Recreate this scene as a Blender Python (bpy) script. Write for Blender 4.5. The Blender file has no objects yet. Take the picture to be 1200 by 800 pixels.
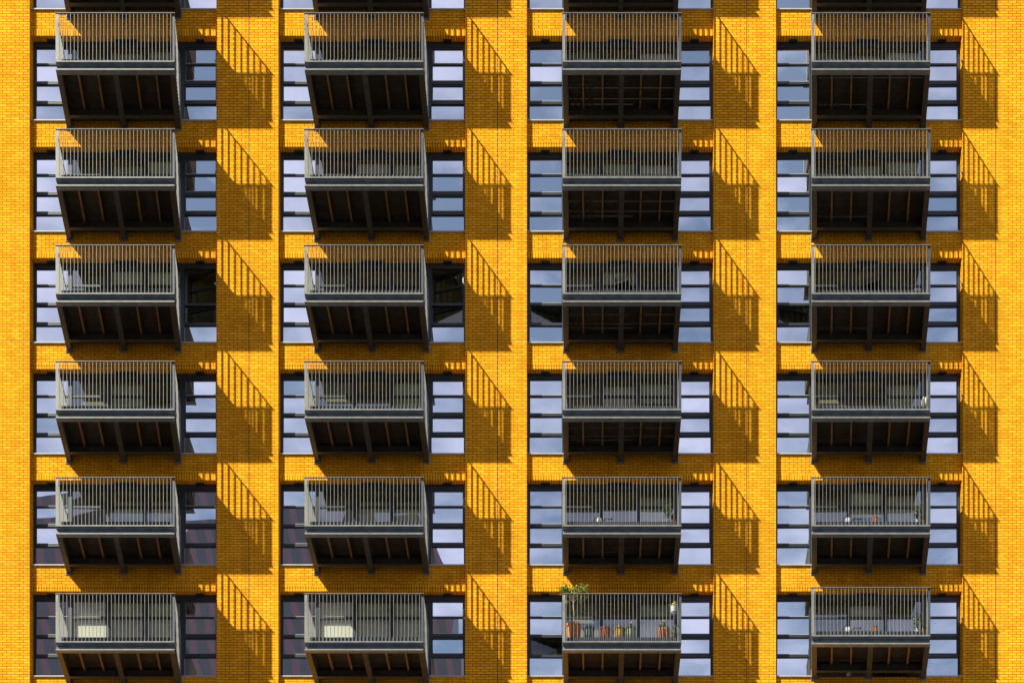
import bpy, bmesh, math, random
from mathutils import Vector
random.seed(7)
C = bpy.context.scene.collection
R = math.radians

# ------------------------------------------------------------------ camera frame
F, D, VX, VY, CZ = 1656.0, 40.0, 665.0, 1700.0, 1.6
def wx(px, y): return (px - VX) / F * (D + y)
def wz(py, y): return (VY - py) / F * (D + y) + CZ

H = 3.15                       # storey height
Y_BAY, Y_GL, Y_F = 0.11, 0.33, -1.60
BW = 219.0 / 41.4              # bay width
BAYX = [wx(34.6, 0), wx(326.2, 0), wx(617.4, 0), wx(909.3, 0)]
Z_LINT = wz(42, Y_BAY)         # underside of the lintel, first storey in view
Z_SILL = wz(141.8, Y_BAY)
WH = Z_LINT - Z_SILL
ROWS = range(-1, 6)

# ------------------------------------------------------------------ materials
def mat(name):
    m = bpy.data.materials.new(name); m.use_nodes = True
    nt = m.node_tree; nt.nodes.clear()
    out = nt.nodes.new('ShaderNodeOutputMaterial')
    return m, nt, out
def N(nt, t, **kw):
    n = nt.nodes.new(t)
    for k, v in kw.items():
        if k.startswith('_'): setattr(n, k[1:], v)
        else:
            n.inputs[k.replace('__', ' ')].default_value = v
    return n
def L(nt, a, ao, b, bi): nt.links.new(a.outputs[ao], b.inputs[bi])
def math_n(nt, op, a, b=None):
    n = nt.nodes.new('ShaderNodeMath'); n.operation = op
    for i, v in enumerate((a, b)):
        if v is None: continue
        if isinstance(v, (int, float)): n.inputs[i].default_value = v
        else: nt.links.new(v, n.inputs[i])
    return n.outputs[0]

def simple(name, col, rough=.5, metal=0., var=.15, scale=3., bump=0., spec=.5):
    m, nt, out = mat(name)
    p = N(nt, 'ShaderNodeBsdfPrincipled', Roughness=rough, Metallic=metal)
    p.inputs['Specular IOR Level'].default_value = spec
    tc = N(nt, 'ShaderNodeTexCoord')
    no = N(nt, 'ShaderNodeTexNoise', Scale=scale, Detail=6.)
    L(nt, tc, 'Object', no, 'Vector')
    cr = N(nt, 'ShaderNodeValToRGB')
    cr.color_ramp.elements[0].position = .3; cr.color_ramp.elements[1].position = .7
    cr.color_ramp.elements[0].color = tuple(c * (1 - var) for c in col) + (1,)
    cr.color_ramp.elements[1].color = tuple(min(1, c * (1 + var)) for c in col) + (1,)
    L(nt, no, 'Fac', cr, 'Fac'); L(nt, cr, 'Color', p, 'Base Color')
    if bump:
        b = N(nt, 'ShaderNodeBump', Strength=bump, Distance=.004)
        L(nt, no, 'Fac', b, 'Height'); L(nt, b, 'Normal', p, 'Normal')
    L(nt, p, 'BSDF', out, 'Surface')
    return m

def brick(name, bw, rh, offset, c1, c2, cm, mortar, ox=0., oz=0.):
    m, nt, out = mat(name)
    geo = N(nt, 'ShaderNodeNewGeometry')
    sp = N(nt, 'ShaderNodeSeparateXYZ'); L(nt, geo, 'Position', sp, 'Vector')
    sn = N(nt, 'ShaderNodeSeparateXYZ'); L(nt, geo, 'True Normal', sn, 'Vector')
    ax = math_n(nt, 'GREATER_THAN', math_n(nt, 'ABSOLUTE', sn.outputs['X']), .5)
    az = math_n(nt, 'GREATER_THAN', math_n(nt, 'ABSOLUTE', sn.outputs['Z']), .5)
    mu = nt.nodes.new('ShaderNodeMix'); mu.data_type = 'FLOAT'
    nt.links.new(ax, mu.inputs['Factor']); nt.links.new(math_n(nt, 'ADD', sp.outputs['X'], ox), mu.inputs['A']); nt.links.new(sp.outputs['Y'], mu.inputs['B'])
    mv = nt.nodes.new('ShaderNodeMix'); mv.data_type = 'FLOAT'
    nt.links.new(az, mv.inputs['Factor']); nt.links.new(math_n(nt, 'ADD', sp.outputs['Z'], oz), mv.inputs['A']); nt.links.new(sp.outputs['Y'], mv.inputs['B'])
    cb = N(nt, 'ShaderNodeCombineXYZ')
    nt.links.new(mu.outputs['Result'], cb.inputs['X']); nt.links.new(mv.outputs['Result'], cb.inputs['Y'])
    # slight unevenness of the joints
    wob = N(nt, 'ShaderNodeTexNoise', Scale=9., Detail=2.); L(nt, geo, 'Position', wob, 'Vector')
    wv = N(nt, 'ShaderNodeVectorMath'); wv.operation = 'MULTIPLY_ADD'
    wv.inputs[1].default_value = (.006, .005, 0); L(nt, wob, 'Color', wv, 0); L(nt, cb, 'Vector', wv, 2)
    br = N(nt, 'ShaderNodeTexBrick', Scale=1., Bias=0.)
    br.offset = offset; br.squash = 1.
    br.inputs['Brick Width'].default_value = bw; br.inputs['Row Height'].default_value = rh
    br.inputs['Mortar Size'].default_value = mortar; br.inputs['Mortar Smooth'].default_value = .25
    br.inputs['Color1'].default_value = c1 + (1,); br.inputs['Color2'].default_value = c2 + (1,)
    br.inputs['Mortar'].default_value = cm + (1,)
    L(nt, wv, 'Vector', br, 'Vector')
    # per-area weathering, washed streaks and a fine grain
    n1 = N(nt, 'ShaderNodeTexNoise', Scale=.9, Detail=8., Roughness=.65); L(nt, geo, 'Position', n1, 'Vector')
    mp = N(nt, 'ShaderNodeMapping'); mp.inputs['Scale'].default_value = (5., 5., .35); L(nt, geo, 'Position', mp, 'Vector')
    n2 = N(nt, 'ShaderNodeTexNoise', Scale=1., Detail=5.); L(nt, mp, 'Vector', n2, 'Vector')
    n3 = N(nt, 'ShaderNodeTexNoise', Scale=38., Detail=4., Roughness=.7); L(nt, geo, 'Position', n3, 'Vector')
    def rng(src, a, b):
        r = N(nt, 'ShaderNodeMapRange'); r.inputs['From Min'].default_value = .3; r.inputs['From Max'].default_value = .7
        r.inputs['To Min'].default_value = a; r.inputs['To Max'].default_value = b
        L(nt, src, 'Fac', r, 'Value'); return r.outputs['Result']
    k = math_n(nt, 'MULTIPLY', math_n(nt, 'MULTIPLY', rng(n1, .9, 1.08), rng(n2, .86, 1.06)), rng(n3, .86, 1.1))
    vm = N(nt, 'ShaderNodeVectorMath'); vm.operation = 'SCALE'
    L(nt, br, 'Color', vm, 0); nt.links.new(k, vm.inputs['Scale'])
    # rare pale bloom of salts
    n4 = N(nt, 'ShaderNodeTexNoise', Scale=2.6, Detail=9., Roughness=.75); L(nt, geo, 'Position', n4, 'Vector')
    r4 = N(nt, 'ShaderNodeMapRange'); r4.inputs['From Min'].default_value = .76; r4.inputs['From Max'].default_value = .84
    r4.inputs['To Max'].default_value = .45; L(nt, n4, 'Fac', r4, 'Value')
    mx = nt.nodes.new('ShaderNodeMix'); mx.data_type = 'RGBA'
    nt.links.new(r4.outputs['Result'], mx.inputs['Factor']); nt.links.new(vm.outputs[0], mx.inputs['A']); mx.inputs['B'].default_value = (.75, .55, .3, 1)
    p = N(nt, 'ShaderNodeBsdfPrincipled', Roughness=.75)
    p.inputs['Specular IOR Level'].default_value = .0
    nt.links.new(mx.outputs['Result'], p.inputs['Base Color'])
    h = math_n(nt, 'ADD', math_n(nt, 'SUBTRACT', 1., br.outputs['Fac']), math_n(nt, 'MULTIPLY', n3.outputs['Fac'], .35))
    b = N(nt, 'ShaderNodeBump', Strength=.6, Distance=.006); nt.links.new(h, b.inputs['Height'])
    L(nt, b, 'Normal', p, 'Normal'); L(nt, p, 'BSDF', out, 'Surface')
    return m

ZOFF = -(wz(7, 0)) % .075
BC1, BC2, BCM = (.98, .452, .022), (.83, .322, .014), (.24, .07, .009)
M = {}
M['brick'] = brick('golden_brick', .2333, .075, .5, BC1, BC2, BCM, .008, oz=ZOFF)
M['soldier'] = brick('golden_soldier_brick', .075, .9, 0., BC1, BC2, BCM, .0092)
M['steel'] = simple('grey_painted_steel', (.195, .185, .17), .42, .0, .25, 6., spec=.5)
M['beam'] = simple('shaded_underside_steel', (.055, .05, .044), .45, .0, .25, 6., spec=.4)  # same paint as the rails, underside shade put into the colour
M['fascia'] = simple('shaded_fascia_steel', (.13, .155, .19), .5, 0, .25, 5.)  # rail steel made darker and bluer: shade of the recessed web painted in
M['edge'] = simple('slate_trim', (.045, .055, .075), .45)
M['frame'] = simple('anthracite_frame', (.022, .027, .034), .38, 0, .2)
M['alu'] = simple('pale_aluminium', (.40, .39, .37), .35, 0, .12)
M['joist'] = simple('treated_timber', (.19, .095, .04), .7, 0, .3, 9.)
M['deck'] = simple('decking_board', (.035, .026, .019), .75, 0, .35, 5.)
M['joint'] = simple('dark_sealant', (.05, .022, .008), .8)
M['room'] = simple('painted_plaster', (.27, .28, .17), .8, 0, .15, 1.)
M['ceil'] = simple('ceiling_paint', (.62, .62, .40), .9, 0, .05)
M['roomfloor'] = simple('wood_floor', (.12, .08, .05), .6)
M['blind'] = simple('white_roller_blind', (.90, .86, .78), .8, 0, .05, 1.)
M['sheer'] = simple('pale_green_blind', (.62, .66, .46), .8, 0, .12, 1.5)
M['dim'] = simple('olive_curtain', (.26, .24, .15), .85, 0, .2, 2.)
M['kit'] = simple('dark_furniture', (.06, .05, .045), .6)
M['asphalt'] = simple('asphalt', (.05, .05, .052), .9, 0, .25, 2.)
M['pave'] = simple('paving', (.28, .27, .25), .85, 0, .15, 2.)
M['concrete'] = simple('roof_concrete', (.3, .29, .27), .85, 0, .15, 2.)

def glass(name, refl, tint, bow=0.):
    m, nt, out = mat(name)
    g = N(nt, 'ShaderNodeBsdfGlossy', Roughness=.0); g.inputs['Color'].default_value = (.93, .97, 1., 1)
    t = N(nt, 'ShaderNodeBsdfTransparent'); t.inputs['Color'].default_value = tint + (1,)
    fr = N(nt, 'ShaderNodeFresnel', IOR=1.55)
    gb = N(nt, 'ShaderNodeNewGeometry'); front = math_n(nt, 'SUBTRACT', 1., gb.outputs['Backfacing'])
    f = math_n(nt, 'MULTIPLY', math_n(nt, 'ADD', math_n(nt, 'MULTIPLY', fr.outputs[0], 1.1), refl), front)
    tm = nt.nodes.new('ShaderNodeMix'); tm.data_type = 'RGBA'; nt.links.new(front, tm.inputs['Factor'])
    tm.inputs['A'].default_value = (1, 1, 1, 1); tm.inputs['B'].default_value = tint + (1,); nt.links.new(tm.outputs['Result'], t.inputs['Color'])
    tc = N(nt, 'ShaderNodeNewGeometry')
    no = N(nt, 'ShaderNodeTexNoise', Scale=.8, Detail=1.); L(nt, tc, 'Position', no, 'Vector')
    b = N(nt, 'ShaderNodeBump', Strength=.35, Distance=.006); L(nt, no, 'Fac', b, 'Height'); va = N(nt, 'ShaderNodeVectorMath'); va.operation = 'ADD'; L(nt, b, 'Normal', va, 0)
    oi = N(nt, 'ShaderNodeObjectInfo'); wn = N(nt, 'ShaderNodeTexWhiteNoise'); wn.noise_dimensions = '1D'; nt.links.new(oi.outputs['Random'], wn.inputs['W'])
    jm = N(nt, 'ShaderNodeVectorMath'); jm.operation = 'MULTIPLY_ADD'; L(nt, wn, 'Color', jm, 0)
    jm.inputs[1].default_value = (.03, 0, .036); jm.inputs[2].default_value = (bow - .015, 0, -.018); L(nt, jm, 0, va, 1)
    vn = N(nt, 'ShaderNodeVectorMath'); vn.operation = 'NORMALIZE'; L(nt, va, 0, vn, 0); L(nt, vn, 0, g, 'Normal')
    mx = N(nt, 'ShaderNodeMixShader'); nt.links.new(f, mx.inputs[0]); L(nt, t, 'BSDF', mx, 1); L(nt, g, 'BSDF', mx, 2)
    L(nt, mx, 'Shader', out, 'Surface')
    return m
GL = [glass('coated_window_glass', .86, (.66, .74, .68), q) for q in (.115, .02, -.01, -.115)]
OPEN = glass('open_sash_glass', .05, (.62, .62, .5))
DG = [glass('door_glass', .22, (.93, .94, .89), q) for q in (.11, .02, -.02, -.11)]

def leaf_mat(name, a, b):
    m = simple(name, a, .55, 0, .1)
    nt = m.node_tree
    cr = [n for n in nt.nodes if n.type == 'VALTORGB'][0]
    cr.color_ramp.elements[0].color = a + (1,); cr.color_ramp.elements[1].color = b + (1,)
    [n for n in nt.nodes if n.type == 'TEX_NOISE'][0].inputs['Scale'].default_value = 14.
    return m
M['leaf'] = leaf_mat('green_leaf', (.035, .075, .015), (.14, .2, .03))
M['olive'] = leaf_mat('yellow_green_leaf', (.09, .13, .02), (.46, .44, .05))
M['terra'] = simple('terracotta', (.40, .135, .05), .8, 0, .2, 12.)
M['clay'] = simple('red_brown_glaze', (.30, .07, .03), .4, 0, .3, 14.)
M['teal'] = simple('dark_teal_glaze', (.035, .07, .075), .35, 0, .3, 12.)
M['mustard'] = simple('mustard_glaze', (.38, .22, .03), .5, 0, .35, 18.)
M['sage'] = simple('sage_glaze', (.16, .2, .12), .4, 0, .35, 18.)
M['white'] = simple('white_plastic', (.58, .57, .53), .5, 0, .05)
M['black'] = simple('black_metal', (.010, .010, .011), .9, spec=.0)
M['bark'] = simple('pale_bark', (.33, .24, .15), .8, 0, .3, 20.)
M['soil'] = simple('potting_soil', (.035, .022, .014), .95)
M['yellow'] = simple('yellow_petal', (.8, .52, .02), .6)
M['grey'] = simple('grey_metal', (.3, .32, .34), .4)
def stripes(name):
    m, nt, out = mat(name)
    geo = N(nt, 'ShaderNodeNewGeometry'); sp = N(nt, 'ShaderNodeSeparateXYZ'); L(nt, geo, 'Position', sp, 'Vector')
    a = math_n(nt, 'FRACT', math_n(nt, 'MULTIPLY', math_n(nt, 'ADD', sp.outputs['X'], math_n(nt, 'MULTIPLY', sp.outputs['Z'], .22)), .85))
    s = math_n(nt, 'GREATER_THAN', a, .4)
    mx = nt.nodes.new('ShaderNodeMix'); mx.data_type = 'RGBA'
    nt.links.new(s, mx.inputs['Factor']); mx.inputs['A'].default_value = (.25, .16, .20, 1); mx.inputs['B'].default_value = (.13, .15, .17, 1)
    p = N(nt, 'ShaderNodeBsdfPrincipled', Roughness=.5); nt.links.new(mx.outputs['Result'], p.inputs['Base Color'])
    L(nt, p, 'BSDF', out, 'Surface'); return m
M['tower'] = stripes('pink_panel_strips')

# ------------------------------------------------------------------ mesh helpers
class MB:
    def __init__(s): s.bm = bmesh.new()
    def box(s, x0, x1, y0, y1, z0, z1, f=None):
        vs = [s.bm.verts.new(f(Vector((x, y, z))) if f else (x, y, z)) for x in (x0, x1) for y in (y0, y1) for z in (z0, z1)]
        for q in ((0,1,3,2), (4,6,7,5), (0,4,5,1), (2,3,7,6), (0,2,6,4), (1,5,7,3)):
            s.bm.faces.new([vs[i] for i in q])
        return s
    def tube(s, pts, rad, n=8):
        rings = []
        for i, p in enumerate(pts):
            p = Vector(p); a = Vector(pts[max(0, i-1)]); b = Vector(pts[min(len(pts)-1, i+1)])
            d = (b - a).normalized(); u = d.orthogonal().normalized(); v = d.cross(u)
            r = rad[i] if isinstance(rad, (list, tuple)) else rad
            rings.append([s.bm.verts.new(p + (u*math.cos(t*2*math.pi/n) + v*math.sin(t*2*math.pi/n))*r) for t in range(n)])
        for a, b in zip(rings, rings[1:]):
            for i in range(n): s.bm.faces.new((a[i], a[(i+1) % n], b[(i+1) % n], b[i]))
        s.bm.faces.new(rings[0][::-1]); s.bm.faces.new(rings[-1])
        return s
    def lathe(s, prof, n=24, wave=0., c=(0, 0, 0)):
        rings = []
        for r, z in prof:
            rings.append([s.bm.verts.new((c[0] + (r + wave*r*math.cos(12*t*2*math.pi/n))*math.cos(t*2*math.pi/n), c[1] + (r + wave*r*math.cos(12*t*2*math.pi/n))*math.sin(t*2*math.pi/n), c[2] + z)) for t in range(n)])
        for a, b in zip(rings, rings[1:]):
            for i in range(n): s.bm.faces.new((a[i], a[(i+1) % n], b[(i+1) % n], b[i]))
        s.bm.faces.new(rings[0][::-1]); s.bm.faces.new(rings[-1])
        return s
    def leaf(s, p, size, d=None):
        p = Vector(p)
        d = d or Vector((random.gauss(0, 1), random.gauss(0, 1), random.gauss(0, 1)))
        d = d.normalized(); u = d.orthogonal().normalized()
        u = (u * math.cos(random.random()*6) + d.cross(u) * math.sin(random.random()*6)).normalized()
        w = d.cross(u) * .1
        s.bm.faces.new([s.bm.verts.new(p + q) for q in (d*0, d*size*.5 + u*size*.24 + w*size, d*size, d*size*.5 - u*size*.24 + w*size)])
        return s
    def build(s, name, m, parent=None, bevel=0., smooth=False, loc=None):
        bmesh.ops.recalc_face_normals(s.bm, faces=s.bm.faces[:])
        if bevel: bmesh.ops.bevel(s.bm, geom=s.bm.edges[:], offset=bevel, segments=1, affect='EDGES', clamp_overlap=True)
        me = bpy.data.meshes.new(name); s.bm.to_mesh(me); s.bm.free()
        if smooth:
            for p in me.polygons: p.use_smooth = True
        me.materials.append(m)
        o = bpy.data.objects.new(name, me); C.objects.link(o); o.parent = parent
        if loc: o.location = loc
        return o
def empty(name, loc=(0, 0, 0)):
    o = bpy.data.objects.new(name, None); C.objects.link(o); o.location = loc; o.empty_display_size = .3
    return o
def tag(o, label=None, cat=None, group=None, kind=None):
    for k, v in (('label', label), ('category', cat), ('group', group), ('kind', kind)):
        if v: o[k] = v
    return o
def copy_tree(o, parent=None, loc=None):
    c = o.copy(); C.objects.link(c); c.parent = parent
    if loc is not None: c.location = loc
    for ch in o.children: copy_tree(ch, c)
    return c

# ------------------------------------------------------------------ ground
b = MB(); b.box(-600, 600, -600, 300, -.3, 0); tag(b.build('ground', M['asphalt']), kind='structure')
b = MB(); b.box(-60, 60, -6, -.02, 0, .12); tag(b.build('pavement', M['pave']), kind='structure')

# ------------------------------------------------------------------ the building
XC = (BAYX[0] + BAYX[3] + BW) / 2
bld = empty('apartment_building', (XC, 0, 0))
tag(bld, 'golden yellow brick apartment tower with four columns of steel balconies', 'building')
def P(o):                                   # parent keeping world coordinates
    o.location = Vector(o.location) - Vector((XC, 0, 0)); o.parent = bld; return o
ZTOP = Z_LINT + 2*H + 1.2
WL, WR = BAYX[0] - 16, BAYX[3] + BW + 15
# piers, one per gap between bays
px_edges = [(WL, BAYX[0])] + [(BAYX[i] + BW, BAYX[i+1]) for i in range(3)] + [(BAYX[3] + BW, WR)]
for x0, x1 in px_edges:
    b = MB(); b.box(x0, x1, 0, .6, 0, ZTOP); P(b.build('brick_pier', M['brick']))
# spandrels between the storeys with their soldier-course lintel
SOLD = .150
for bx in BAYX:
    x0, x1 = bx, bx + BW
    for r in range(-2, 6):
        zt = Z_SILL - r*H; zb = Z_LINT - (r+1)*H
        if r == 5: continue
        b = MB(); b.box(x0, x1, Y_BAY, .6, zb + SOLD, zt - .02)
        P(b.build('spandrel_wall', M['brick']))
        b = MB(); b.box(x0, x1, Y_BAY, .6, zb, zb + SOLD)
        P(b.build('lintel', M['soldier']))
    b = MB(); b.box(x0, x1, Y_BAY, .6, 0, Z_SILL - 5*H - .02); P(b.build('spandrel_wall', M['brick']))
    b = MB(); b.box(x0, x1, Y_BAY, .6, Z_SILL + 2*H - .02 , ZTOP); P(b.build('spandrel_wall', M['brick']))
    b = MB(); b.box(x0, x1, Y_GL+.01, .6, Z_LINT + H, Z_SILL + 2*H - .02); P(b.build('spandrel_wall', M['brick']))
# roof slab and rear of the block
b = MB(); b.box(WL, WR, .0, 14, ZTOP, ZTOP + .3); P(b.build('roof', M['concrete']))
b = MB(); b.box(WL, WR, 13.7, 14, 0, ZTOP); b.box(WL, WL+.3, .6, 13.7, 0, ZTOP); b.box(WR-.3, WR, .6, 13.7, 0, ZTOP)
P(b.build('rear_wall', M['brick']))
# movement joints
PH = wz(7, 0)
for i, (x0, x1) in enumerate(px_edges):
    if i: 
        xv = wx([0, 291.6, 583.2, 875.0, 1166.8][i], 0)
        b = MB(); b.box(xv - .008, xv + .008, -.003, .01, 0, ZTOP); P(b.build('movement_joint', M['joint']))
    b = MB()
    for r in range(-2, 7):
        z = PH - r*H
        b.box(x0, (x1 if x1 < WR else wx(1202, 0)), -.002, .01, z - .006, z + .005)
    P(b.build('shelf_angle_joint', M['joint']))

# ------------------------------------------------------------------ windows
FW = .075; PANEL = BW / 5
# heights measured from the lintel
def zl(py): return wz(py, Y_GL) - Z_LINT
T1, T2, T3 = zl(77), zl(99.3), zl(122.3)
TOPF = -.15; BOT = -WH
def make_window(side, style, gi, yaw=0.):
    """a side light: fixed frame, upper casement of two panes, small sash, fixed bottom pane; origin at left end of lintel"""
    b = MB(); w = PANEL; y0, y1 = Y_GL - .045, Y_GL + .05
    b.box(0, w, y0, y1, TOPF + .0, 0)                        # head
    jl, jr = (FW, FW*.8)
    b.box(0, jl, y0, y1, BOT - .05, TOPF); b.box(w - jr, w, y0, y1, BOT - .05, TOPF)
    b.box(jl, w - jr, y0, y1, T2 - .032, T2 + .032)
    b.box(jl, w - jr, y0, y1, T3 - .034, T3 + .034)
    b.box(jl, w - jr, y0, y1, BOT - .05, BOT - .01 + .03)
    root = b.build('window', M['frame'])
    pl, pr = jl, w - jr
    sashes = [(T2 + .032, TOPF, True), (T3 + .034, T2 - .032, False)]
    for k, (za, zb_, two) in enumerate(sashes):
        op = (style == 'open' ) or (style == 'hopper' and k == 1)
        sw = .036 if (side == 'r' or op) else .014
        s = MB(); yy0, yy1 = -.03, .03; ww = pr - pl
        s.box(0, sw, yy0, yy1, za, zb_); s.box(ww - sw, ww, yy0, yy1, za, zb_)
        s.box(sw, ww - sw, yy0, yy1, za, za + sw); s.box(sw, ww - sw, yy0, yy1, zb_ - sw, zb_)
        if two: s.box(sw, ww - sw, yy0, yy1, T1 - .018, T1 + .018)
        gs = []
        for ga, gb in ([(za + sw, T1 - .018), (T1 + .018, zb_ - sw)] if two else [(za + sw, zb_ - sw)]):
            g = MB(); f = lambda v: Vector((v.x, v.y + (0 if op else math.tan(yaw)*(v.x - ww/2)), v.z))
            g.box(sw, ww - sw, -.004, .004, ga, gb, f); gs.append(g)
        hinge_r = side == 'r'
        if hinge_r:
            for m_ in [s] + gs:
                for v in m_.bm.verts: v.co.x -= ww
        so = s.build('sash', M['frame'], root, loc=(pr if hinge_r else pl, Y_GL, 0))
        gos = [g.build('pane', OPEN if op else GL[gi], root, loc=(pr if hinge_r else pl, Y_GL, 0)) for g in gs]
        if op:
            a = R(-15) if hinge_r else R(17)
            so.rotation_euler.z = a
            for go in gos: go.rotation_euler.z = a
        # pale strip added for the sunlit ledge mirrored at the foot of the glass
        if not op:
            for z in ([za + sw, T1 + .018] if two else [za + sw]):
                c = MB(); c.box(pl + sw, pr - sw, Y_GL - .04, Y_GL - .012, z, z + .012)
                c.build('ledge_glint', M['alu'], root)
    g = MB(); g.box(pl, pr, Y_GL - .004, Y_GL + .004, BOT + .02, T3 - .034, lambda v: Vector((v.x, v.y + math.tan(yaw)*(v.x - w/2), v.z))); g.build('pane', GL[gi], root)
    s = MB(); s.box(-.0, w, Y_BAY - .035, Y_GL - .05, BOT - .018, BOT + .012); s.build('sill', M['alu'], root)
    v = MB(); v.box(w/2 - .12, w/2 + .12, Y_GL - .13, Y_GL - .047, -.03, -.002); v.build('vent', M['frame'], root, bevel=.008)
    return root
def make_door(gi):
    """three sliding leaves behind the balcony"""
    b = MB(); w = PANEL*3; y0, y1 = Y_GL - .045, Y_GL + .05
    b.box(0, w, y0, y1, TOPF, 0)
    for k in range(4): b.box(max(0, k*PANEL - FW*.6), min(w, k*PANEL + FW*.6), y0, y1, BOT - .05, TOPF)
    b.box(0.05, w - .05, y0 + .001, y1, BOT - .05, BOT + .03)
    root = b.build('balcony_door', M['frame'])
    for k in range(3):
        xa, xb = k*PANEL + FW*.6, (k+1)*PANEL - FW*.6
        s = MB(); s.box(xa, xb, Y_GL - .03, Y_GL + .03, T1 - .028, T1 + .028)
        s.build('transom', M['frame'], root)
        s = MB(); s.box(xa, xb, Y_GL - .03, Y_GL + .03, BOT + .03, BOT + .12); s.build('bottom_rail', M['frame'], root)
        for ga, gb in ((BOT + .12, T1 - .028), (T1 + .028, TOPF)):
            g = MB(); g.box(xa, xb, Y_GL - .004, Y_GL + .004, ga, gb); g.build('pane', DG[gi], root)
    v = MB(); v.box(w/2 - .33, w/2 + .33, Y_GL - .13, Y_GL - .047, -.03, -.002); v.build('vent', M['frame'], root, bevel=.01)
    s = MB(); s.box(0, w, Y_BAY + .004, Y_GL - .05, BOT - .018, BOT + .012); s.build('sill', M['frame'], root)
    return root
protos = {}
def put(kind, key, fn, loc):
    if (kind, key) not in protos:
        o = fn(); protos[(kind, key)] = o
    else:
        o = copy_tree(protos[(kind, key)])
    o.location = Vector(loc) - Vector((XC, 0, 0)); o.parent = bld
    return o
for ci, bx in enumerate(BAYX):
    for r in ROWS:
        z = Z_LINT - r*H
        ls = 'hopper' if (ci, r) in ((2, 2), (3, 2), (2, 5)) else 'closed'
        rs = 'open' if (ci, r) in ((0, 2), (1, 2)) else 'closed'
        yw = R(random.uniform(-.3, .3))
        put('wl', (ls, ci), lambda: make_window('l', ls, ci, yw), (bx, 0, z))
        put('wr', (rs, ci), lambda: make_window('r', rs, ci, yw), (bx + 4*PANEL, 0, z))
        put('dd', ci, lambda: make_door(ci), (bx + PANEL, 0, z))
        # small steel stud on the jamb
        s = MB(); xr = bx + BW; zs = wz(72, 0) - r*H
        s.tube([(xr - .03, .0, zs), (xr - .03, -.03, zs)], .022, 10); s.box(xr - .03, xr + .005, -.004, .03, zs - .012, zs + .012)
        P(s.build('restraint_stud', M['alu'], smooth=False))

# rooms behind the glass
for ci, bx in enumerate(BAYX):
    for r in ROWS:
        z1 = Z_LINT - r*H + .12; z0 = z1 - 2.85
        ya, yb = Y_GL + .28, 5.2
        b = MB(); x0, x1 = bx - .6, bx + BW + .5
        c = MB(); c.box(x0 + .1, x1 - .1, ya, yb - .1, z1, z1 + .1); P(c.build('ceiling', M['ceil']))
        b.box(x0, x0 + .1, ya, yb, z0, z1); b.box(x1 - .1, x1, ya, yb, z0, z1)
        b.box(x0 + .1, x1 - .1, yb - .1, yb, z0, z1)
        xm = bx + PANEL * random.choice((.98, 4.02, 4.02)); b.box(xm - .05, xm + .05, ya, yb - .1, z0, z1)
        # ceiling drop / curtain box
        yy = random.uniform(1.2, 3.); b.box(xm + .05 if xm < bx + 2 else x0 + .1, x1 - .1 if xm < bx + 2 else xm - .05, yy, yy + .35, z1 - .22, z1 - .001)
        P(b.build('room_wall', M['room']))
        b = MB(); b.box(x0, x1, ya, yb, z0 - .1, z0); P(b.build('room_floor', M['roomfloor']))
        b = MB(); k = random.random()
        for q in range(4):
            fx = bx + PANEL * (.3 + q*1.1) + random.uniform(0, .3); fh = random.choice((1.9, 2.1, 1.2, 2.3)); fy = random.uniform(2.2, 4.)
            b.box(fx, fx + random.uniform(.5, 1.), fy, fy + .4, z0, z0 + fh)
        P(b.build('wardrobe', M['kit']))
# blinds and curtains
def blind(ci, r, p0, p1, drop, m, yoff=.10, name='roller_blind'):
    bx = BAYX[ci]; z1 = Z_LINT - r*H - .14
    xa, xb = bx + PANEL*p0 + .06, bx + PANEL*p1 - .06
    s = MB()
    n = max(2, int((xb-xa)/.045)); 
    if name == 'curtain':
        prev = None
        for k in range(n+1):
            x = xa + (xb-xa)*k/n; y = Y_GL + yoff + .03*math.sin(k*1.7) + .01*math.sin(k*.6)
            v = (s.bm.verts.new((x, y, z1)), s.bm.verts.new((x, y, z1 - drop)))
            if prev: s.bm.faces.new((prev[0], v[0], v[1], prev[1]))
            prev = v
    else: s.box(xa, xb, Y_GL + yoff, Y_GL + yoff + .004, z1 - drop, z1)
    P(s.build(name, m))
for ci in range(2):
    blind(ci, 5, 1, 2, 2.2, M['blind'], .05)
    blind(ci, 5, 2, 3, 2.2, M['sheer']); blind(ci, 5, 3, 4, 2.2, M['sheer'])
    blind(ci, 4, 2, 3, 2.2, M['sheer'], .5); blind(ci, 4, 3, 4, 2.2, M['sheer'], .5)
    blind(ci, 0, 0, .98, 2.25, M['blind'], .12); blind(ci, 3, 3.98, 5, 2.25, M['blind'], .1, 'curtain')
    blind(ci, 3, .5, 1, 2.25, M['blind'], .1, 'curtain'); blind(ci, 1, .45, 1, 2.25, M['blind'], .12, 'curtain')
    blind(ci, 1, 3.98, 5, 2.25, M['blind'], .1, 'curtain'); blind(ci, 0, 4, 4.25, 2.2, M['sheer'], .1, 'curtain')
    blind(ci, 2, .5, 1, 2.25, M['blind'], .12, 'curtain'); blind(ci, 4, .5, 1, 2.25, M['blind'], .12, 'curtain')
    blind(ci, -1, .5, 1, 2.25, M['blind'], .12, 'curtain'); blind(ci, 5, .45, 1, 2.25, M['sheer'], .12, 'curtain')
for ci in (2, 3):
    for r in ROWS:
        if (ci, r) not in ((2, 2), (3, 2), (2, 5)): blind(ci, r, .48, 1, 2.25, M['blind'], .12, 'curtain')
    for r in (4, 5): blind(ci, r, 4.72, 5, 2.25, M['blind'], .1, 'curtain')

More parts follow.
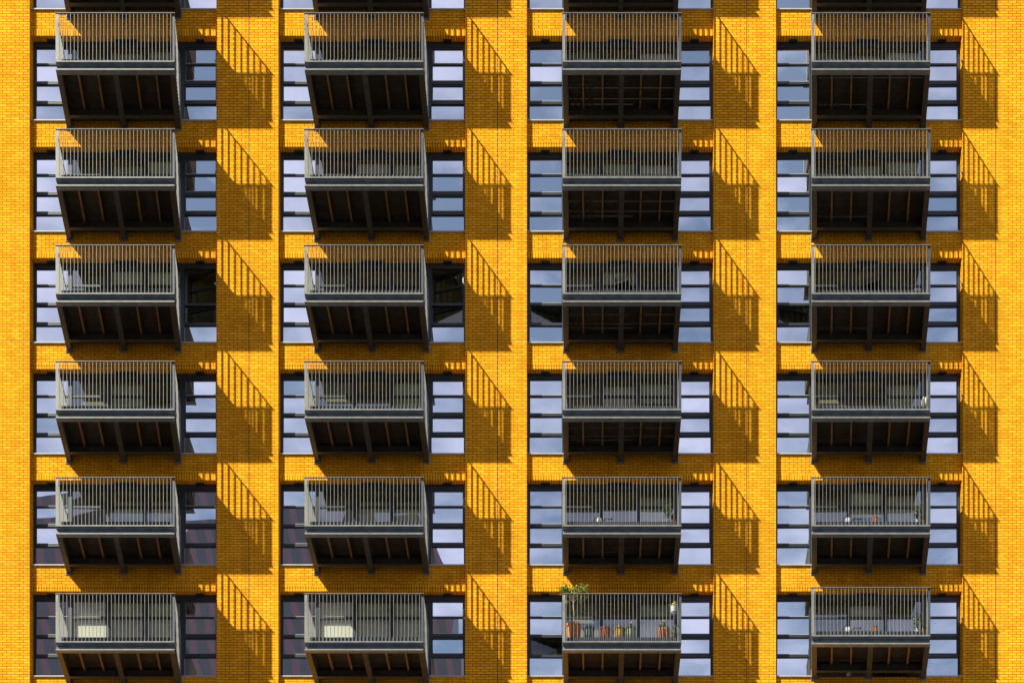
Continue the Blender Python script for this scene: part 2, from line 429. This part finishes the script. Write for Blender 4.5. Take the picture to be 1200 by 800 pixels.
rb = random.Random(21)
for ci in range(4):
    for r in ROWS:
        for p in (1, 2, 3):
            if ci < 2 and r in (4, 5) and not (r == 4 and p == 1): continue
            q = rb.random()
            if q < .22: continue
            dr = rb.choice((.55, .8, 1.1, 1.5, 2.2, 2.2)) if r < 4 else rb.choice((.7, 1.1, 1.5))
            blind(ci, r, p, p + .99, dr, M['dim'] if p == 1 else M['sheer'] if q < .8 else M['blind'], rb.uniform(.08, .3))
for ci in (0, 1): blind(ci, 2, 4, 5, 2.3, M['dim'], .42, 'curtain')
for ci, r in ((2, 2), (3, 2), (2, 5)): blind(ci, r, 0, 1, 2.3, M['dim'], .42, 'curtain')

# ------------------------------------------------------------------ balconies
FL = [65.3, 356.9, 659.2, 951.1]                 # front left corner of each column
BWD = 139.2 / F * (D + Y_F)
SH = [-.30, -.02, .03, .30]                      # the frames run slightly out of square to the wall
Z_B = [wz(82.2 + 135.8*r, Y_F) for r in range(6)]
DEP = Y_BAY - Y_F
def make_balcony(ci):
    """origin: front left lower corner; +y to the wall"""
    sh = SH[ci]
    f = lambda v: Vector((v.x + sh * v.y / DEP, v.y, v.z))
    root = empty('balcony')
    W = BWD; bh = .205
    # perimeter beams
    s = MB()
    s.box(0, W, 0, .14, 0, .022, f); s.box(.008, W-.008, .11, .122, .022, bh - .015, f); s.box(0, W, .012, .14, bh - .015, bh, f)
    s.build('front_beam', M['fascia'], root)
    s = MB(); s.box(0, W, -.006, -.0005, -.001, .034, f); s.build('lit_flange_edge', M['steel'], root)  # added strip: sunlit front edge of the bottom flange, in paler steel
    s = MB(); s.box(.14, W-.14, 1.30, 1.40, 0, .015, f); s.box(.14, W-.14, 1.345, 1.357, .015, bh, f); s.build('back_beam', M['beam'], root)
    for xc in (.07, W/2, W - .07):
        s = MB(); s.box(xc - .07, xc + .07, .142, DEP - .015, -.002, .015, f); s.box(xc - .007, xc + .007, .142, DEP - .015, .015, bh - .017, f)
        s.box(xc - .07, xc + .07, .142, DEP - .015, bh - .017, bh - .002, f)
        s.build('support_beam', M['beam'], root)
        s = MB(); s.box(xc - .10, xc + .10, DEP - .015, DEP - .001, -.05, bh + .05, f)
        for dx in (-.085, .085):
            for dz in (0., .2): s.tube([f(Vector((xc + dx, DEP - .035, dz))), f(Vector((xc + dx, DEP - .012, dz)))], .012, 6)
        s.build('end_plate', M['steel'], root)
    half = W/2
    for base in (0.02, half):
        for q in (1, 2):
            xc = base + half*q/3
            s = MB(); s.box(xc - .024, xc + .024, .163, DEP - .06, bh, .40, f); s.build('joist', M['joist'], root)
    # deck boards
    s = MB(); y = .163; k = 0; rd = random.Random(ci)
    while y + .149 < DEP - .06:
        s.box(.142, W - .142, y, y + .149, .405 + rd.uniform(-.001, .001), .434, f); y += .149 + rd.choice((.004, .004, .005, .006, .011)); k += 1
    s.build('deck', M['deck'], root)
    s = MB(); s.box(.13, W - .13, .15, .160, .19, .440, f); s.box(.13, .14, .160, DEP - .05, .19, .440, f); s.box(W - .14, W - .13, .160, DEP - .05, .19, .440, f)
    s.build('deck_edge', M['edge'], root)
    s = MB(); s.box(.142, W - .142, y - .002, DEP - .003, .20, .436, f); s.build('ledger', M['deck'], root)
    # railings
    zb, zt = bh + .001, bh + 1.335
    nb = 32; bar = .0088
    s = MB()
    s.box(-.012, W + .012, -.022, .026, zt - .012, zt, f)
    s.box(0, W, -.015, .022, zb + .002, zb + .034, f)
    for k in range(1, nb):
        x = W*k/nb
        s.box(x - .0052, x + .0052, -.014, .031, zb + .034, zt - .012, f)
    for x in (.07, .12, W*.27, W*.29, W/2, W*.52, W*.77, W*.79, W - .12, W - .07):
        s.tube([(x, .03, zb - .030), (x, .004, zb - .030)], .010, 6)
    s.build('front_railing', M['steel'], root)
    s = MB(); s.box(0, .075, -.010, .002, zb + .034, zt - .012, f); s.box(0, .012, .002, .07, zb + .034, zt - .012, f); s.build('corner_post', M['steel'], root)
    s = MB(); s.box(W - .065, W, .012, .024, zb + .034, zt - .012, f); s.box(W - .012, W, .024, .07, zb + .034, zt - .012, f); s.build('corner_post', M['edge'], root)
    for x in (.002, W - .026):
        s = MB(); ye = DEP - .07; ns = 15
        s.box(x - .010, x + .034, .03, ye, zt - .0125, zt - .0005, f); s.box(x, x + .024, .03, ye, zb + .004, zb + .036, f)
        for k in range(1, ns + 1):
            y = .0 + ye*k/ns - .01
            s.box(x - .008, x + .034, y - .007, y + .007, zb + .036, zt - .0125, f)
        s.build('side_railing', M['steel'], root)
    return root
bal = {}
for ci in range(4):
    proto = None
    for r in range(-2, 6):
        zz = Z_B[0] - r*H if not (ci == 3 and r == 5) else Z_B[0] - r*H + .165
        loc = (wx(FL[ci], Y_F) - XC, Y_F, zz)
        if proto is None: proto = make_balcony(ci); o = proto
        else: o = copy_tree(proto)
        o.location = loc; o.parent = bld; bal[(ci, r)] = (loc[0] + XC, Y_F, zz)
        if (ci, r) in ((2, 4), (3, 4), (3, 5)):
            s = MB(); s.lathe([(.065, -.0), (.07, -.012), (.055, -.03), (.02, -.038)], 16)
            s.build('bulkhead_lamp', M['white'], o, loc=(.30, .50, .403), smooth=True)

# ------------------------------------------------------------------ things on the balconies
DK = .435
def spot(ci, r, px, yin):
    """point on a balcony deck under image column px, yin metres in from the railing"""
    x0, y0, z0 = bal[(ci, r)]
    return Vector((wx(px, y0 + yin), y0 + yin, z0 + DK))
def pot(loc, r, h, m, name, label, cat, wave=0., taper=.72, group=None):
    t = empty(name, loc)
    tag(t, label, cat, group)
    s = MB(); s.lathe([(r*taper, 0), (r*(taper+.13), h*.3), (r*.95, h*.75), (r*1.0, h*.86), (r*1.07, h*.87), (r*1.07, h), (r*.93, h), (r*.9, h*.93)], 28, wave)
    s.build('pot', m, t, smooth=False)
    s = MB(); s.lathe([(r*.88, h*.88), (r*.88, h*.92)], 16); s.build('soil', M['soil'], t)
    return t
# standard tree in the terracotta pot
t = pot(spot(2, 5, 672.2, .36), .205, .44, M['terra'], 'potted_tree', 'spindly standard tree in a large ribbed terracotta pot, top above the rail', 'potted tree', .025, .74)
s = MB(); s.tube([(0, 0, .38), (.015, 0, .7), (-.01, .01, 1.0), (.01, 0, 1.12)], [.018, .015, .013, .012])
for a, l, hh in ((.2, .30, .30), (2.8, .28, .32), (1.2, .2, .3), (4.2, .2, .22), (5.3, .26, .12), (3.6, .22, .1)):
    e = Vector((math.cos(a)*l, math.sin(a)*l*.8, 1.1 + hh)); s.tube([(0, 0, 1.05), e*.5 + Vector((0, 0, .60)), e], [.010, .008, .004], 5)
s.build('trunk', M['bark'], t)
s = MB()
for c_, rr, n in (((-.24, 0, 1.44), .12, 230), ((-.12, .05, 1.35), .09, 130), ((.05, 0, 1.36), .09, 150), ((.25, -.03, 1.40), .13, 260), ((.32, .05, 1.3), .07, 70), ((0, .1, 1.42), .1, 120), ((.22, .02, 1.16), .06, 30), ((-.2, .02, 1.10), .05, 20)):
    for _ in range(int(n*1.8)):
        v = Vector((random.gauss(0, 1), random.gauss(0, 1), random.gauss(0, .7))) * rr * .55
        s.leaf(Vector(c_) + v, random.uniform(.035, .07))
s.build('foliage', M['olive'], t)
t = pot(spot(2, 5, 690, .34), .145, .36, M['teal'], 'plant_pot', 'dark teal rounded plant pot beside the big terracotta pot', 'plant pot', 0, .85)
t = pot(spot(2, 5, 709, .34), .138, .35, M['clay'], 'plant_pot', 'small red-brown glazed plant pot in the middle of the pot row', 'plant pot', .02, .72)
t = pot(spot(2, 5, 725.4, .34), .138, .36, M['mustard'], 'plant_pot', 'mustard ribbed plant pot between the red-brown and sage ones', 'plant pot', .05, .85)
t = pot(spot(2, 5, 738.2, .34), .148, .37, M['sage'], 'cactus_pot', 'rounded sage green pot with a small pale cactus on top', 'plant pot', .02, .85)
s = MB(); s.lathe([(.03, .33), (.04, .40), (.035, .46), (.01, .5)], 10, 0, (.0, 0, 0)); s.lathe([(.018, .40), (.022, .5), (.008, .55)], 8, 0, (.045, 0, 0)); s.build('cactus', M['sage'], t, smooth=True)
# terracotta trough of yellow flowers
t = empty('flower_trough', spot(2, 5, 777.6, .34)); tag(t, 'terracotta planter of green stems with yellow flowers at the right end', 'planter')
s = MB(); s.lathe([(.15, 0), (.175, .22), (.18, .23), (.18, .30), (.16, .30)], 26, .03); s.build('pot', M['terra'], t)
s = MB(); fl = MB()
for _ in range(26):
    a = random.random()*6.28; d = random.uniform(0, .13); hh = random.uniform(.38, .60)
    p0 = Vector((math.cos(a)*d*.6, math.sin(a)*d*.6, .27)); p1 = Vector((math.cos(a)*d*1.35, math.sin(a)*d*1.3, hh))
    s.tube([p0, (p0+p1)/2 + Vector((0, 0, .02)), p1], .003, 4)
    for q in range(9): s.leaf(p0.lerp(p1, random.uniform(.2, .95)), random.uniform(.03, .06))
    if random.random() < .5:
        for q in range(7): fl.leaf(p1, .035)
s.build('foliage', M['leaf'], t); fl.build('flowers', M['yellow'], t)
# lantern-like basket on a pole, with yellow blooms
t = empty('plant_stand', spot(2, 5, 789.6, .45)); tag(t, 'slim black stand holding a grey pot of yellow flowers near the corner', 'plant stand')
s = MB(); s.lathe([(.11, 0), (.11, .012)], 16); s.tube([(0, 0, .01), (0, 0, .82)], .012, 8); s.tube([(0, 0, .3), (.06, 0, .45), (.0, 0, .6)], .006, 5); s.build('pole', M['black'], t)
s = MB(); s.lathe([(.05, .80), (.085, .86), (.09, 1.0), (.095, 1.02), (.08, 1.02)], 18); s.build('pot', M['grey'], t)
s = MB(); fl = MB()
for _ in range(90):
    v = Vector((random.gauss(0, .05), random.gauss(0, .05), 1.05 + abs(random.gauss(0, .04)))); (s if random.random() < .45 else fl).leaf(v, .045)
s.build('foliage', M['leaf'], t); fl.build('flowers', M['yellow'], t)
# climber beside it
def bush(loc, pw, ph, hgt, wid, n, name, label, m=M['leaf'], pm=M['white'], group=None):
    t = pot(loc, pw, ph, pm, name, label, 'potted plant', 0, .75, group)
    s = MB()
    for k in range(6):
        a = random.random()*6.28; e = Vector((math.cos(a)*wid*.5, math.sin(a)*wid*.5, hgt*random.uniform(.75, 1)))
        s.tube([(0, 0, ph*.8), e*.5 + Vector((0, 0, ph*.5)), e], [.006, .005, .003], 5)
        for q in range(n//6):
            tt = random.uniform(.25, 1.02); s.leaf(Vector((0, 0, ph)).lerp(e, tt) + Vector((random.gauss(0, wid*.14), random.gauss(0, wid*.14), random.gauss(0, .03))), random.uniform(.04, .085))
    s.build('foliage', m, t); return t
bush(spot(2, 5, 790.5, .75), .09, .15, .75, .16, 120, 'potted_plant', 'dark leafy plant behind the flower stand on the plant-filled balcony', pm=M['teal'])
for ci, r, px, lab in ((2, 4, 782.5, 'tall thin green plant in white pot, on the balcony above the row of pots'),
                       (3, 4, 1075, 'tall green plant in white pot on the right-hand column, second balcony from bottom'),
                       (3, 5, 1075, 'tall green plant in white pot on the lowest right-hand balcony')):
    bush(spot(ci, r, px, .30), .065, .13, .62, .17, 130, 'potted_plant', lab, group='green plants in white pots')
for ci, r, px, lab in ((2, 4, 789.5, 'low dark plant in brown pot beside the tall plant, above the pot row'),
                       (3, 4, 1081.8, 'low dark plant in brown pot at right corner of second lowest right balcony'),
                       (3, 5, 1081.8, 'low dark plant in brown pot at right corner of the lowest right balcony')):
    bush(spot(ci, r, px, .34), .055, .17, .34, .1, 60, 'potted_plant', lab, pm=M['terra'], group='low plants in brown pots')
for r, lab in ((4, 'small orange clay pot mid-balcony on second lowest right balcony'), (5, 'small orange clay pot mid-balcony on the lowest right balcony')):
    pot(spot(3, r, 1025, .3), .075, .21, M['terra'], 'plant_pot', lab, 'plant pot', 0, .8, group='small orange pots')
# watering cans
def can(loc, lab):
    t = empty('watering_can', loc); tag(t, lab, 'watering can', 'white watering cans')
    s = MB(); s.lathe([(.075, 0), (.08, .02), (.075, .15), (.05, .18), (.03, .18)], 18); s.build('body', M['white'], t, smooth=True)
    s = MB(); s.tube([(.06, 0, .05), (.2, -.01, .17), (.34, -.02, .13)], [.014, .011, .009], 8); s.lathe([(.01, 0), (.03, .03)], 10, 0, (.34, -.02, .13)); s.build('spout', M['black'], t, smooth=True)
    s = MB(); s.tube([(-.07, 0, .03), (-.15, 0, .10), (-.10, 0, .2), (-.02, 0, .2)], .009, 7); s.build('handle', M['black'], t, smooth=True)
can(spot(2, 4, 702, .28), 'white watering can with black spout, on the balcony above the row of pots')
can(spot(3, 4, 993.5, .28), 'white watering can with black spout on second lowest right-hand balcony')
can(spot(3, 5, 993.5, .28), 'white watering can with black spout on the lowest right-hand balcony')
# garden chairs
def chair(loc, lab):
    t = empty('garden_chair', loc); tag(t, lab, 'chair', 'dark garden chairs'); t.rotation_euler.z = R(160)
    s = MB(); s.box(-.22, .22, -.2, .22, .42, .445); s.build('seat', M['black'], t, bevel=.006)
    for sx in (-.21, .21):
        s = MB(); s.tube([(sx, -.2, 0), (sx, -.19, .43)], .011, 7); s.build('leg', M['black'], t)
        s = MB(); s.tube([(sx, .24, 0), (sx, .2, .43)], .011, 7); s.build('leg', M['black'], t)
        s = MB(); s.tube([(sx, -.19, .43), (sx, -.19, .64), (sx, .22, .66)], .011, 7); s.build('armrest', M['black'], t)
    s = MB(); s.tube([(-.21, .2, .43), (-.21, .3, .86)], .012, 7); s.tube([(.21, .2, .43), (.21, .3, .86)], .012, 7); s.box(-.21, .21, .285, .295, .80, .825)
    for k in range(4):
        x = -.12 + .07*k; s.box(x - .01, x + .01, .235, .245, .44, .78)
    s.box(-.2, .2, .22, .232, .52, .54); s.box(-.2, .2, .22, .232, .58, .60)
    s.build('backrest', M['black'], t)
chair(spot(2, 2, 731, .62), 'dark metal garden chair, third balcony down in the third column')
chair(spot(3, 2, 1023, .62), 'dark metal garden chair, third balcony down in the rightmost column')
# white lantern by the corner
t = empty('lantern', spot(3, 3, 1083.5, .2) + Vector((0, 0, -.02))); tag(t, 'small white rounded lantern in the right corner of a balcony', 'lantern')
s = MB(); s.lathe([(.06, 0), (.09, .05), (.095, .2), (.06, .27), (.03, .29)], 18); s.build('body', M['white'], t, smooth=True)
s = MB(); s.tube([(-.05, 0, .26), (-.03, 0, .33), (.03, 0, .33), (.05, 0, .26)], .005, 6); s.build('handle', M['grey'], t)

# ------------------------------------------------------------------ tower across the street (mirrored in the lower left windows)
YT = -60.; KD = (D + .66 - YT) / F
def tx(px): return (px - VX) * KD
def tz(py): return (VY - py) * KD + CZ
tw = empty('office_tower', (tx(200), YT, 0)); tag(tw, 'pink panelled tower across the street, mirrored in the lower left windows', 'building')
prof = [(-500, 640), (60, 640), (110, 596), (214, 592), (243, 668), (350, 640), (420, 640), (440, 594), (505, 592), (536, 668), (560, 720)]
s = MB(); top = [(tx(a), tz(b_)) for a, b_ in prof]
fr = [s.bm.verts.new((x, YT, z)) for x, z in top]; fr0 = [s.bm.verts.new((x, YT, 0)) for x, z in top]
bk = [s.bm.verts.new((x, YT - 16, z)) for x, z in top]; bk0 = [s.bm.verts.new((x, YT - 16, 0)) for x, z in top]
for i in range(len(top) - 1):
    s.bm.faces.new((fr0[i], fr0[i+1], fr[i+1], fr[i])); s.bm.faces.new((bk0[i], bk0[i+1], bk[i+1], bk[i])); s.bm.faces.new((fr[i], fr[i+1], bk[i+1], bk[i]))
s.bm.faces.new((fr0[0], fr[0], bk[0], bk0[0])); s.bm.faces.new((fr0[-1], fr[-1], bk[-1], bk0[-1]))
for v in s.bm.verts: v.co -= Vector((tx(200), YT, 0))
s.build('facade', M['tower'], tw)

# ------------------------------------------------------------------ light
SUNV = Vector((-2.343, -1.6, 3.25)).normalized()
sun = bpy.data.lights.new('sun', 'SUN'); sun.energy = 12.0; sun.angle = R(.5); sun.color = (1., 1., .84)
so = bpy.data.objects.new('sun', sun); C.objects.link(so); so.location = (-30, -30, 60)
so.rotation_euler = (-SUNV).to_track_quat('-Z', 'Y').to_euler()
w = bpy.data.worlds.new('World'); bpy.context.scene.world = w; w.use_nodes = True
nt = w.node_tree; nt.nodes.clear()
out = nt.nodes.new('ShaderNodeOutputWorld'); bg = nt.nodes.new('ShaderNodeBackground'); bg.inputs['Strength'].default_value = .098
sky = nt.nodes.new('ShaderNodeTexSky'); sky.sky_type = 'NISHITA'; sky.sun_disc = False
sky.sun_elevation = math.asin(SUNV.z); sky.sun_rotation = math.atan2(SUNV.x, SUNV.y) % (2*math.pi)
sky.dust_density = 1.2; sky.altitude = 20
tc = nt.nodes.new('ShaderNodeTexCoord'); mp = nt.nodes.new('ShaderNodeMapping'); mp.inputs['Scale'].default_value = (1, 1, 2.6)
no = nt.nodes.new('ShaderNodeTexNoise'); no.inputs['Scale'].default_value = 8.5; no.inputs['Detail'].default_value = 7; no.inputs['Roughness'].default_value = .55
cr = nt.nodes.new('ShaderNodeValToRGB'); cr.color_ramp.elements[0].position = .38; cr.color_ramp.elements[1].position = .64
cr.color_ramp.elements[0].color = (0, 0, 0, 1); cr.color_ramp.elements[1].color = (.8, .8, .8, 1)
mx = nt.nodes.new('ShaderNodeMix'); mx.data_type = 'RGBA'; mx.inputs['B'].default_value = (8.7, 8.6, 11.2, 1)
nt.links.new(tc.outputs['Generated'], mp.inputs['Vector']); nt.links.new(mp.outputs['Vector'], no.inputs['Vector'])
nt.links.new(no.outputs['Fac'], cr.inputs['Fac']); nt.links.new(cr.outputs['Color'], mx.inputs['Factor'])
nt.links.new(sky.outputs['Color'], mx.inputs['A']); nt.links.new(mx.outputs['Result'], bg.inputs['Color']); nt.links.new(bg.outputs[0], out.inputs[0])

# ------------------------------------------------------------------ camera
cam = bpy.data.cameras.new('camera'); cam.sensor_width = 36; cam.lens = F/1200*36
cam.shift_x = (600 - VX)/1200; cam.shift_y = (VY - 400)/1200
cam.clip_end = 2000
co = bpy.data.objects.new('camera', cam); C.objects.link(co); co.location = (0, -D, CZ); co.rotation_euler = (R(90), 0, 0)
S = bpy.context.scene; S.camera = co
S.view_settings.view_transform = 'Standard'; S.view_settings.look = 'None'; S.view_settings.exposure = 0
S.cycles.max_bounces = 8; S.cycles.transparent_max_bounces = 12
